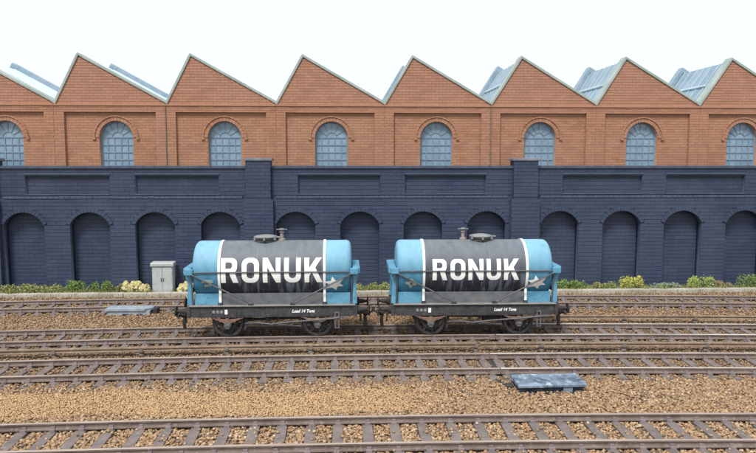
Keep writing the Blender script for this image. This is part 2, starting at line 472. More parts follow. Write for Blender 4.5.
# ------------------------------------------------------------------ factory with saw-tooth roof
BAY, BX0, BY = 4.47, -0.80, 28.9
KB = range(-4, 6)
fac = thing('factory_building', 'long red brick factory with saw-tooth roof and arched windows behind the dark wall', 'factory', (0, BY, 0), R(.6))
ZV, ZP = 7.44, 9.33          # valley height, peak height
WZ0, WZS, WZT, WHW = 4.55, 6.08, 6.75, 0.68
def slope_iv(z, xl, PK):
    q = (z - .075 - ZV) / (ZP - ZV)
    if q <= 0: return [(xl + .002, xl + BAY - .002)]
    return [(xl + PK * q + .004, xl + BAY - (BAY - PK) * q - .004)]
wf_tris = None
for k in KB:
    cx = BX0 + k * BAY; xl = cx - BAY / 2
    wx = -0.76 + 4.40 * k                     # the windows keep a slightly closer rhythm than the gables
    PK = float(np.interp(k, [-2, -1, 0, 1, 2, 3, 4], [1.05, 1.06, 1.14, 1.20, 1.29, 1.26, 1.36]))
    # wall body of one bay, with the window opening
    outer = [(xl, -.2), (xl + BAY, -.2), (xl + BAY, ZV), (xl + PK, ZP), (xl, ZV)]
    hole = arch_pts(wx, WHW, WZS, WZT, WZ0)
    bay = meobj('wall_bay', upright(flat([outer, hole[::-1]], 0.4), 0.12, 0.4), 'red_mortar', fac)
    bm = bmesh.new()
    ringw = 0.17
    def panel(z):
        base = [(cx - 1.83, cx + 1.83)]
        if z > WZ0:
            h = arch_half(WHW + ringw * (z > WZS), WZS, WZT + ringw, z) if z > WZS else WHW
            if h > 0: base = sub_iv(base, [(wx - h, wx + h)])
        return base
    bricks(bm, panel, 4.3, 7.1, 0.12, 0.016, bl=.31, bh=0.108, gap=.011)
    obj('brick', bm, 'red_brick', bay)['kind'] = 'stuff'
    bm = bmesh.new()
    bricks(bm, lambda z: slope_iv(z, xl, PK), 7.42, 9.3, 0.12, 0.05, bl=.31, bh=0.108, gap=.011)
    obj('brick', bm, 'pink_brick', bay)['kind'] = 'stuff'
    # frieze band and pilasters standing proud of the panel
    fr = box_obj('frieze', (xl, xl + BAY, 0.0, 0.118, 7.1, 7.42), 'red_mortar', fac)
    bm = bmesh.new(); bricks(bm, lambda z: [(xl + .003, xl + BAY - .003)], 7.1, 7.36, 0.0, 0.016, bl=.31, bh=0.087, gap=.011)
    box(bm, xl + .004, xl + BAY - .004, -0.05, 0.004, 7.36, 7.42)
    obj('brick', bm, 'red_brick', fr)['kind'] = 'stuff'
    for xa, xb in ((xl, cx - 1.83), (cx + 1.83, xl + BAY)):
        pl = box_obj('pilaster', (xa, xb, 0.0, 0.118, 4.0, 7.1), 'red_mortar', fac)
        bm = bmesh.new(); bricks(bm, lambda z: [(xa + .008, xb - .008)], 4.3, 7.1, 0.0, 0.016, bh=0.108, bl=0.30, gap=.011)
        obj('brick', bm, 'pink_brick' if (k in (-2, 1) and xa > cx) else 'red_brick', pl)['kind'] = 'stuff'
    # hood mould over the window: brick ring and label stops
    bm = bmesh.new()
    ring_bricks(bm, wx, WHW + .005, WZS, WZT + .005, 0.165, 0.085, 0.125, 17)
    hd = obj('window_arch', bm, 'red_brick', fac)
    bm = bmesh.new()
    ring_bricks(bm, wx, WHW + .172, WZS, WZT + .172, 0.05, 0.05, 0.125, 17)
    for s in (-1, 1):
        box(bm, wx + s * (WHW + .2) - .06, wx + s * (WHW + .2) + .06, 0.04, 0.125, WZS - .09, WZS)
    obj('hood_mould', bm, 'red_brick', hd)
    # window: frame, bars, pane
    win = meobj('window', upright(flat([arch_pts(wx, WHW - .003, WZS, WZT - .003, WZ0), arch_pts(wx, WHW - .065, WZS, WZT - .065, WZ0 + .08)[::-1]], 0.08), 0.27, 0.08), 'window_frame', fac)
    bm = bmesh.new()
    bw = 0.017
    for i in range(1, 5):
        x = wx - WHW + i * 2 * WHW / 5
        box(bm, x - bw, x + bw, 0.285, 0.335, WZ0 + .08, WZS + (0.0 if i in (1, 4) else 0.0))
    nz = 5
    for j in range(1, nz + 1):
        z = WZ0 + j * (WZS - WZ0) / nz
        box(bm, wx - WHW + .06, wx + WHW - .06, 0.283, 0.333, z - bw, z + bw)
    def bar(p, q):
        d = Vector((q[0] - p[0], q[1] - p[1])); n = Vector((-d.y, d.x)).normalized() * bw
        prism(bm, [(p[0] + n.x, p[1] + n.y), (q[0] + n.x, q[1] + n.y), (q[0] - n.x, q[1] - n.y), (p[0] - n.x, p[1] - n.y)], 'y', 0.287, 0.331)
    for a in (30, 60, 90, 120, 150):
        bar((wx + .22 * math.cos(R(a)), WZS + .22 * math.sin(R(a))), (wx + .61 * math.cos(R(a)), WZS + .61 * math.sin(R(a))))
    for i in range(10):
        a, b = math.pi * i / 10, math.pi * (i + 1) / 10
        bar((wx + .23 * math.cos(a), WZS + .23 * math.sin(a)), (wx + .23 * math.cos(b), WZS + .23 * math.sin(b)))
    obj('glazing_bar', bm, 'window_frame', win)
    meobj('pane', upright(flat([arch_pts(wx, WHW - .05, WZS, WZT - .05, WZ0 + .05)], 0.02), 0.312, 0.02), 'window_glass', win)
    # roof: glazed steep face and sheeted long face, both running back
    D = 4.3
    sx, sz = PK, ZP - ZV
    L1 = math.hypot(sx, sz); n1 = Vector((-sz / L1, sx / L1))
    bm = bmesh.new()
    a, b = (xl + .10, ZV + .04), (xl + PK, ZP)
    prism(bm, [(a[0], a[1]), (b[0], b[1]), (b[0] + .06, b[1] - .09), (a[0] + .1, a[1] - .07)], 'y', 0.53, D)
    gl = obj('roof_glazing', bm, 'roof_glass', fac)
    for j in range(6):
        y = 0.95 + j * 0.62
        bm = bmesh.new()
        prism(bm, [(a[0] + n1.x * .03, a[1] + n1.y * .03), (b[0] + n1.x * .03, b[1] + n1.y * .03), (b[0] - n1.x * .01, b[1] - n1.y * .01), (a[0] - n1.x * .01, a[1] - n1.y * .01)], 'y', y, y + .06)
        obj('glazing_bar', bm, 'roof_bar', gl)
    q0, q1 = 0.45, 0.50
    bm = bmesh.new()
    prism(bm, [(a[0] + (b[0] - a[0]) * q + n1.x * d, a[1] + (b[1] - a[1]) * q + n1.y * d) for q, d in ((q0, .07), (q1, .07), (q1, -.01), (q0, -.01))], 'y', 0.83, D - .02)
    obj('glazing_rail', bm, 'roof_bar', gl)
    c = (xl + BAY - .02, ZV + .02)
    L2 = math.hypot(BAY - PK, sz); n2 = Vector((sz / L2, (BAY - PK) / L2))
    bm = bmesh.new()
    prism(bm, [(b[0] + .001, b[1]), (c[0], c[1]), (c[0] - .1, c[1] - .06), (b[0] + .062, b[1] - .1)], 'y', 0.53, D)
    rf = obj('roof_slope', bm, 'roof_sheet', fac)
    for j in range(6):
        y = 1.1 + j * 0.62
        bm = bmesh.new()
        prism(bm, [(b[0] + .03 + n2.x * .03, b[1] - .02 + n2.y * .03), (c[0] + n2.x * .03, c[1] + n2.y * .03), (c[0] - n2.x * .01, c[1] - n2.y * .01), (b[0] + .03 - n2.x * .01, b[1] - .02 - n2.y * .01)], 'y', y, y + .04)
        obj('roof_seam', bm, 'roof_sheet', rf)
    # coping stones down both gable edges, front and rear
    for (ya, yb) in ((0.02, 0.56), (D - .05, D + .35)):
        for (p, q, n) in ((a, b, n1), (b, c, n2)):
            e = 0.12 if ya < 1 else 0.22
            bm = bmesh.new()
            pp = Vector(p); qq = Vector(q)
            dd = (qq - pp).normalized()
            if n is n1: pp = pp - dd * .08; qq = qq + dd * .03
            else: qq = qq + dd * .06
            pts = [(pp.x + n.x * .015, pp.y + n.y * .015), (pp.x + n.x * e, pp.y + n.y * e), (qq.x + n.x * e, qq.y + n.y * e), (qq.x + n.x * .015, qq.y + n.y * .015)]
            prism(bm, pts, 'y', ya if n is n1 else ya + .004, yb)
            obj('gable_coping', bm, 'roof_coping' if ya < 1 else 'roof_end', fac, bevel=0.015)
    for (ya, yb) in ((0.017, 0.563), (D - .053, D + .353)):
        e = .123 if ya < 1 else .223
        B = Vector(b); mit = (n1 + n2).normalized()
        ap = B + mit * (e / mit.dot(n1))
        d1 = Vector((-n1.y, n1.x)); d2 = Vector((n2.y, -n2.x))
        if d1.y > 0: d1 = -d1
        if d2.y > 0: d2 = -d2
        bm = bmesh.new()
        prism(bm, [tuple(B + mit * .02), tuple(B + n1 * .012 + d1 * .16), tuple(B + n1 * e + d1 * .16), tuple(ap), tuple(B + n2 * e + d2 * .16), tuple(B + n2 * .012 + d2 * .16)], 'y', ya, yb)
        obj('ridge_cap', bm, 'roof_coping' if ya < 1 else 'roof_end', fac, bevel=0.03)
# rear wall and floor slab keep the building solid from the side
box_obj('rear_wall', (BX0 - 4.5 * BAY, BX0 + 5.5 * BAY, 4.35, 4.6, -.2, 7.4), 'red_mortar', fac)
for xx in (xl0 for xl0 in (BX0 - 1.5 * BAY - .0, BX0 + 1.5 * BAY, BX0 - 4.5 * BAY + .05, BX0 + 5.5 * BAY - .05)):
    bm = bmesh.new()
    tube(bm, [(xx, -0.045, 4.2), (xx, -0.045, 7.5)], 0.02, 8)
    obj('seam_strip', bm, 'rail_side', fac)  # thin dark tubes that draw the joints between wall sections

# ------------------------------------------------------------------ dark arched boundary wall
WY = 28.0
wall = thing('boundary_wall', 'long dark blue brick wall with blind arches and recessed panels, in front of the factory', 'wall', (0, WY, 0))
MOD, P0 = 10.82, -3.67
PIL = [P0 - 2 * MOD, P0 - MOD, P0, P0 + MOD, P0 + 2 * MOD]
XA, XB = -19.5, 22.5
AHW, AZS, AZT = 0.79, 2.56, 3.07
ARCH = [pc + o for pc in PIL for o in (1.47, 4.07, 6.65, 9.26) if XA + 1 < pc + o < XB - 1]
PAN = [(pc + a, pc + b) for pc in PIL for a, b in ((1.58, 4.89), (5.91, 9.22)) if XA < pc + a and pc + b < XB]
ZB, ZS, ZT = -.2, 3.62, 4.92
lower = meobj('wall_base', upright(flat([[(XA, ZB), (XB, ZB), (XB, ZS), (XA, ZS)]] + [arch_pts(c, AHW, AZS, AZT, ZB + .02)[::-1] for c in ARCH], 0.42), 0.0, 0.42), 'blue_mortar', wall)
back = box_obj('wall_backing', (XA, XB, 0.38, 0.62, ZB, ZS - .01), 'blue_mortar', wall)
RW = 0.16
def low_iv(z):
    iv = [(XA, XB)]
    hs = [(pc - .60, pc + .60) for pc in PIL]
    for c in ARCH:
        h = AHW if z <= AZS else arch_half(AHW + RW, AZS, AZT + RW, z)
        if h > 0: hs.append((c - h, c + h))
    return sub_iv(iv, hs)
bm = bmesh.new(); bricks(bm, low_iv, ZB, ZS, 0.0, 0.02, bh=0.153)
obj('brick', bm, 'blue_brick', lower)['kind'] = 'stuff'
bm = bmesh.new()
bricks(bm, lambda z: [(c - h, c + h) for c in ARCH for h in [arch_half(AHW - .004, AZS, AZT, z)] if h > .05], ZB, AZT, 0.38, 0.02, bh=0.153)
obj('brick', bm, 'blue_brick', back)['kind'] = 'stuff'
for c in ARCH:
    bm = bmesh.new()
    ring_bricks(bm, c, AHW + .003, AZS, AZT + .003, RW - .01, -.055, 0.003, 15)
    obj('arch_ring', bm, 'blue_brick', wall)
upper = meobj('parapet', upright(flat([[(XA, ZS + .001), (XB, ZS + .001), (XB, ZT - .1), (XA, ZT - .1)]] + [[(a, 3.80), (b, 3.80), (b, 4.58), (a, 4.58)][::-1] for a, b in PAN], 0.5), 0.05, 0.5), 'blue_mortar', wall)
pb = box_obj('panel_backing', (XA, XB, 0.17, 0.40, ZS + .06, ZT - .11), 'blue_mortar', wall)
bm = bmesh.new()
bricks(bm, lambda z: sub_iv([(XA, XB)], [(pc - .5, pc + .5) for pc in PIL] + ([(a, b) for a, b in PAN] if 3.80 < z < 4.58 else [])), ZS + .12, ZT - .1, 0.05, 0.02, bh=0.15)
obj('brick', bm, 'blue_brick', upper)['kind'] = 'stuff'
bm = bmesh.new()
bricks(bm, lambda z: [(a + .006, b - .006) for a, b in PAN], 3.80, 4.58, 0.17, 0.02, bh=0.15)
obj('brick', bm, 'blue_brick', pb)['kind'] = 'stuff'
for a, b in PAN:                                    # sloping sill and head of each sunk panel
    bm = bmesh.new()
    box(bm, a - .03, b + .03, -0.002, 0.049, 3.755, 3.805)
    box(bm, a - .03, b + .03, -0.004, 0.049, 4.575, 4.625)
    obj('panel_trim', bm, 'coping_blue', wall)
bm = bmesh.new()
ex = XA
while ex < XB:                                      # string course of header bricks
    if min(abs(ex + .11 - pc) for pc in PIL) > .6:
        box(bm, ex + .006, ex + .214, -0.05, 0.048, ZS + .003, ZS + .085 + random.uniform(0, .006))
    ex += .22
obj('string_course', bm, 'coping_blue', wall)['kind'] = 'stuff'
ex = XA; bm = bmesh.new()
while ex < XB:
    box(bm, ex + .004, min(XB, ex + .446), -0.03, 0.60, ZT - .098, ZT + random.uniform(-.006, .004))
    ex += .45
obj('coping', bm, 'coping_blue', wall)['kind'] = 'stuff'
for pc in PIL:
    pl = box_obj('pilaster', (pc - .49, pc + .49, -0.17, 0.04, ZB, ZT + .20), 'blue_mortar', wall)
    bm = bmesh.new(); bricks(bm, lambda z: [(pc - .5, pc + .5)], 3.65, ZT + .2, -0.17, 0.02, bh=0.15, bl=0.34)
    bricks(bm, lambda z: [(pc - .59, pc + .59)], ZB, 3.56, -0.19, 0.02, bh=0.15, bl=0.40)
    obj('brick', bm, 'blue_brick', pl)['kind'] = 'stuff'
    box_obj('pilaster_foot', (pc - .58, pc + .58, -0.188, -0.001, ZB, 3.57), 'blue_mortar', pl)
    box_obj('capstone', (pc - .56, pc + .56, -0.24, 0.62, ZT + .20, ZT + .31), 'capstone', pl, bevel=0.02)
    box_obj('pier', (pc - .48, pc + .48, 0.039, 0.57, ZT + .005, ZT + .199), 'blue_mortar', pl)

# kerb along the wall foot
bm = bmesh.new()
ex = -19.0
while ex < 22:
    box(bm, ex + .004, ex + .914, 26.95, 27.25, GZ - .02, GZ + .16 + random.uniform(-.006, .006)); ex += .92
tag(obj('kerb', bm, 'kerb', bevel=0.01), kind='structure')
bm = bmesh.new()
box(bm, -19, 22, 27.252, 28.0, GZ - .02, GZ + .08)
tag(obj('soil_verge', bm, 'soil'), kind='structure')

# ------------------------------------------------------------------ railway tracks
G2 = 1.257 / 2
def bow(x):
    return -0.0028 * (x - .5) ** 2
ZSL = -0.15                       # top of the sleepers
tracks = {}
sleeper_rects = []
joint_rects = []
def rail_profile(bm, pts, head_w=.036, h=.135, m_head=1):
    """bullhead-like rail swept along pts (x,y) with its top at z=0; head faces get material slot 1"""
    prof = [(-.075, -h), (.075, -h), (.075, -h + .02), (.016, -h + .04), (.016, -.045), (head_w, -.034), (head_w, -.006), (head_w - .008, 0), (-head_w + .008, 0), (-head_w, -.006), (-head_w, -.034), (-.016, -.045), (-.016, -h + .04), (-.075, -h + .02)]
    prev = None
    for i, (x, y) in enumerate(pts):
        ring = [bm.verts.new((x, y + a, z)) for a, z in prof]
        if prev:
            for k in range(len(prof)):
                f = bm.faces.new((prev[k], prev[(k + 1) % len(prof)], ring[(k + 1) % len(prof)], ring[k]))
                if k in (7, 8): f.material_index = 1
        else:
            bm.faces.new(ring)
        prev = ring
    bm.faces.new(prev[::-1])

def make_track(label, yc, xa, xb, joint=None, phase=0.0, sp=0.56):
    t = thing('railway_track', label, 'railway track', (0, yc, 0), 0, 'parallel railway tracks')
    xs = np.arange(xa, xb + .01, 0.5)
    for s in (-1, 1):
        segs = [(xa, xb, 'rail_head')] if joint is None else [(xa, joint - .012, 'rail_head'), (joint + .012, xb, 'rail_shiny')]
        for a, b, hm in segs:
            bm = bmesh.new()
            n = max(2, int((b - a) / .6))
            rail_profile(bm, [(x, bow(x) + s * G2 + (s * .036)) for x in np.linspace(a, b, n + 1)])
            o = obj('rail', bm, ['rail_side', hm], t)
            if hm == 'rail_shiny': o['label'] = 'rail with a bright polished head'
        if joint is not None:
            bm = bmesh.new()
            for q in (-1, 1):
                y = bow(joint) + s * (G2 + .036)
                box(bm, joint - .22, joint + .22, y + q * .03 - .012, y + q * .03 + .012, -.10, -.045)
            obj('fishplate', bm, 'rail_side', t)
    x = xa + phase
    chairs = bmesh.new()
    base = None
    while x < xb:
        w = 0.20; L = 2.2
        if joint is not None and abs(x - joint) < sp * .55:
            x += 0.0
        o_me = base
        if base is None:
            bm = bmesh.new(); box(bm, -w / 2, w / 2, -L / 2, L / 2, -.13, 0)
            bmesh.ops.bevel(bm, geom=bm.edges[:], offset=.012, segments=1)
            base = bpy.data.meshes.new('sleeper'); bmesh.ops.recalc_face_normals(bm, faces=bm.faces); bm.to_mesh(base); bm.free()
            base.materials.append(M['sleeper'])
        o = bpy.data.objects.new('sleeper', base)
        COL.objects.link(o); o.parent = t
        jx, jy, ja = random.uniform(-.015, .015), random.uniform(-.03, .03), random.uniform(-.012, .012)
        slope = -0.0056 * (x - .5)
        o.location = (x + jx, bow(x) + jy, ZSL + random.uniform(-.008, .006)); o.rotation_euler = (0, 0, math.atan(slope) + ja)
        sleeper_rects.append((x + jx, yc + bow(x) + jy, w / 2 + .015, L / 2 + .015))
        for s in (-1, 1):
            y = bow(x) + s * (G2 + .036)
            for q in (-1, 1):
                box(chairs, x + jx - .055, x + jx + .055, y + q * .065 - .045, y + q * .065 + .045, ZSL - .005, ZSL + .045)
                box(chairs, x + jx - .04, x + jx + .04, y + q * .035 - .02, y + q * .035 + .02, ZSL + .046, ZSL + .085)
        x += sp
        if joint is not None and x - sp < joint - .2 and x >= joint - .2:
            x = joint + .17
    if joint is not None:                       # added dark strips stand in for the deep shade between sleepers
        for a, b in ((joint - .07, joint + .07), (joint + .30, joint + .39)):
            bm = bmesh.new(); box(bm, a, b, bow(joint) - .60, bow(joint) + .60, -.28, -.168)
            obj('gap_shade_strip', bm, 'under', t)
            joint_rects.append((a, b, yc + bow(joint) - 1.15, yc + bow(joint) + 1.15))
    obj('rail_chair', chairs, 'chair', t)['kind'] = 'stuff'
    tracks[label] = t
    return t
make_track('nearest railway track, rusty rails on grey brown sleepers in tan ballast', 12.85, -11.0, 12.0, phase=.12)
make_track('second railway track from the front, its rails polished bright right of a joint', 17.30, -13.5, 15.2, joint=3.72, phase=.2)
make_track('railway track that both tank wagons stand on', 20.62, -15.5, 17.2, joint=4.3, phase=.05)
make_track('rearmost railway track, running along the kerb below the dark wall', 25.25, -18.5, 20.0, phase=.3)

def conductor(label, y0, xa, xb, zt, first, step):
    t = thing('conductor_rail', label, 'conductor rail', (0, y0, zt), 0, 'conductor rails beside the tracks')
    bm = bmesh.new()
    n = int((xb - xa) / .7)
    rail_profile(bm, [(x, bow(x)) for x in np.linspace(xa, xb, n)], head_w=.055, h=.11)
    obj('rail', bm, ['conductor', 'conductor'], t)
    x = first
    while x < xb:
        bm = bmesh.new()
        lathe(bm, [(-zt + ZSL - .02, .08), (-zt + ZSL + .03, .08), (-zt + ZSL + .05, .055), (-.16, .06), (-.145, .085), (-.11, .085)], 'z', (x, bow(x), 0), 12)
        for q in (-1, 1):
            box(bm, x - .05, x + .05, bow(x) + q * .085 - .012, bow(x) + q * .085 + .012, -.12, -.04)
        obj('insulator', bm, 'insulator', t)
        x += step
conductor('dull brown conductor rail between the wagons\' track and the track in front of it', 18.78, -14, 3.5, .07, -12.6, 2.3)
conductor('dull brown conductor rail beside the polished rails, right of the joint', 18.78, 3.62, 15.5, .07, 5.35, 2.3)
conductor('brown conductor rail behind the right tank wagon, running to the right', 22.15, 5.2, 18, .07, 6.7, 2.3)

# ------------------------------------------------------------------ ballast
def stone_cloud(name, m, pts, lo, hi, seed):
    g = np.random.default_rng(seed)
    n = len(pts)
    cube = np.array([(-1, -1, -1), (1, -1, -1), (1, 1, -1), (-1, 1, -1), (-1, -1, 1), (1, -1, 1), (1, 1, 1), (-1, 1, 1)], float)
    v = cube[None] * g.uniform(.45, 1.0, (n, 8, 3))
    q = g.normal(size=(n, 4)); q /= np.linalg.norm(q, axis=1)[:, None]
    w, x, y, z = q.T
    rot = np.stack([1 - 2 * (y * y + z * z), 2 * (x * y - z * w), 2 * (x * z + y * w), 2 * (x * y + z * w), 1 - 2 * (x * x + z * z), 2 * (y * z - x * w), 2 * (x * z - y * w), 2 * (y * z + x * w), 1 - 2 * (x * x + y * y)], 1).reshape(n, 3, 3)
    v = np.einsum('nij,nkj->nki', rot, v) * (g.uniform(lo, hi, (n, 1, 1)) * np.array([1, 1, .75]))
    v = (v + pts[:, None, :]).reshape(-1, 3)
    f = np.array([(3, 2, 1, 0), (4, 5, 6, 7), (0, 1, 5, 4), (1, 2, 6, 5), (2, 3, 7, 6), (3, 0, 4, 7)])
    F = (f[None] + (np.arange(n) * 8)[:, None, None]).reshape(-1)
    me = bpy.data.meshes.new(name)
    me.vertices.add(n * 8); me.vertices.foreach_set('co', v.ravel())
    me.loops.add(n * 24); me.loops.foreach_set('vertex_index', F)
    me.polygons.add(n * 6)
    me.polygons.foreach_set('loop_start', np.arange(n * 6) * 4)
    me.update(calc_edges=True); me.validate()
    return tag(meobj(name, me, m), kind='stuff')

def scatter(ya, yb, dens, seed):
    g = np.random.default_rng(seed)
    hw = lambda y: y * .57 + 3.0
    W_ = hw(yb) + 1.5
    n = int((yb - ya) * 2 * W_ * dens)
    x = g.uniform(-W_, W_ + 1.2, n); y = g.uniform(ya, yb, n)
    k = (x > -hw(y)) & (x < hw(y) + 1.2)
    return np.stack([x[k], y[k]], 1)

def off_sleepers(P, keep=.04):
    g = np.random.default_rng(5)
    bad = np.zeros(len(P), bool)
    for (sx_, sy_, a, b) in sleeper_rects:
        bad |= (np.abs(P[:, 0] - sx_) < a) & (np.abs(P[:, 1] - sy_) < b)
    k = ~bad | (g.random(len(P)) < keep)
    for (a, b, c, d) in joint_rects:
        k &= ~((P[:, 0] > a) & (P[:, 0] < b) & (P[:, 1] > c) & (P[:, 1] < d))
    for yc in (12.85, 17.30, 20.62, 25.25):
        for s in (-1, 1):
            k &= np.abs(P[:, 1] - (yc + bow(P[:, 0]) + s * (G2 + .036))) > .06
    z = np.where(bad, -.14, -.185)
    return np.column_stack([P, z])[k]

def sand_mask(P):
    g = np.random.default_rng(9)
    x, y = P[:, 0], P[:, 1]
    w = .35 * np.sin(x * .9) + .25 * np.sin(x * 2.3 + 1) + g.normal(0, .12, len(P))
    right = np.clip((2.6 - x) / 2.0, 0, 1)
    return (y > 14.45 - .3 + w * .25) & (y < 15.62 + w * .3) & (g.random(len(P)) < right)
P = np.concatenate([scatter(10.0, 17.0, 640, 1), scatter(17.0, 22.5, 330, 2), scatter(22.5, 26.94, 200, 3)])
P = P[~sand_mask(P)]
Q = off_sleepers(P)
Q[:, 2] += np.random.default_rng(3).uniform(-.02, .025, len(Q))
stone_cloud('ballast', 'ballast', Q, .016, .038, 21)
P = scatter(14.0, 16.1, 1700, 4)
P = P[sand_mask(P)]
Q = np.column_stack([P, np.full(len(P), -.185)])
Q[:, 2] += np.random.default_rng(8).uniform(-.012, .02, len(Q))
stone_cloud('sandy_path_grit', 'sand', Q, .010, .022, 22)

# ------------------------------------------------------------------ tank wagons
TR, TZ = 0.85, 1.91                    # barrel radius and axis height
def tank_surface(me, th0, th1, x0, x1, lift, thick=.012, flip=False):
    """bend a unit-height flat drawing onto the near side of the barrel: y 0..1 -> angle th0..th1, x 0..w -> x0..x1"""
    bm = bmesh.new(); bm.from_mesh(me)
    bmesh.ops.remove_doubles(bm, verts=bm.verts, dist=1e-5)
    for i in range(1, 20):
        g = bm.verts[:] + bm.edges[:] + bm.faces[:]
        bmesh.ops.bisect_plane(bm, geom=g, dist=1e-6, plane_co=(0, i / 20, 0), plane_no=(0, 1, 0))
    bmesh.ops.solidify(bm, geom=bm.faces[:], thickness=0.02)
    zs = [v.co.z for v in bm.verts]; zl, zh = min(zs), max(zs)
    w = max(v.co.x for v in bm.verts)
    for v in bm.verts:
        th = th0 + (th1 - th0) * v.co.y
        r = TR + lift + (thick if (v.co.z - zl) / (zh - zl) > .5 else 0)
        v.co = Vector((x0 + (x1 - x0) * v.co.x / w, -r * math.cos(th), TZ + r * math.sin(th)))
    return bm

def arc(cx, cy, r, a0, a1, n=6):
    return [(cx + r * math.cos(R(a0 + (a1 - a0) * i / n)), cy + r * math.sin(R(a0 + (a1 - a0) * i / n))) for i in range(n + 1)]
def glyph(ch):
    if ch == 'R':
        o = [(0, 0), (0, 1)] + arc(.45, .77, .23, 90, 0) + arc(.45, .63, .23, 0, -55) + [(.72, 0), (.50, 0), (.35, .405), (.20, .405), (.20, 0)]
        h = [(.20, .575), (.37, .575)] + arc(.37, .685, .11, -90, 0, 3) + arc(.37, .72, .11, 0, 90, 3) + [(.20, .83)]
        return [o, h[::-1]], .72
    if ch == 'O':
        o = arc(.44, .28, .28, -90, 0) + arc(.44, .72, .28, 0, 90) + arc(.28, .72, .28, 90, 180) + arc(.28, .28, .28, 180, 270)
        h = arc(.37, .32, .145, -90, 0, 4) + arc(.37, .68, .145, 0, 90, 4) + arc(.35, .68, .145, 90, 180, 4) + arc(.35, .32, .145, 180, 270, 4)
        return [o, h[::-1]], .72
    if ch == 'N':
        return [[(0, 0), (0, 1), (.20, 1), (.545, .38), (.545, 1), (.74, 1), (.74, 0), (.55, 0), (.195, .63), (.195, 0)]], .74
    if ch == 'U':
        return [[(0, 1), (.20, 1), (.20, .32)] + arc(.35, .32, .15, 180, 360, 6) + [(.50, .32), (.50, 1), (.70, 1), (.70, .28)] + arc(.42, .28, .28, 0, -90) + arc(.28, .28, .28, 270, 180)], .70
    if ch == 'K':
        return [[(0, 0), (0, 1), (.20, 1), (.20, .58), (.49, 1), (.73, 1), (.455, .60), (.75, 0), (.52, 0), (.31, .42), (.20, .27), (.20, 0)]], .75

def dedupe(lp):
    out = []
    for q in lp:
        if not out or math.hypot(q[0] - out[-1][0], q[1] - out[-1][1]) > 1e-4: out.append(q)
    return out

def text_mesh(s, size, shear=0.0):
    cu = bpy.data.curves.new('text', 'FONT')
    cu.body = s; cu.size = size; cu.shear = shear; cu.offset = .004; cu.extrude = .004
    o = bpy.data.objects.new('text', cu); COL.objects.link(o)
    me = bpy.data.meshes.new_from_object(o.evaluated_get(bpy.context.evaluated_depsgraph_get()))
    bpy.data.objects.remove(o); bpy.data.curves.remove(cu)
    return me

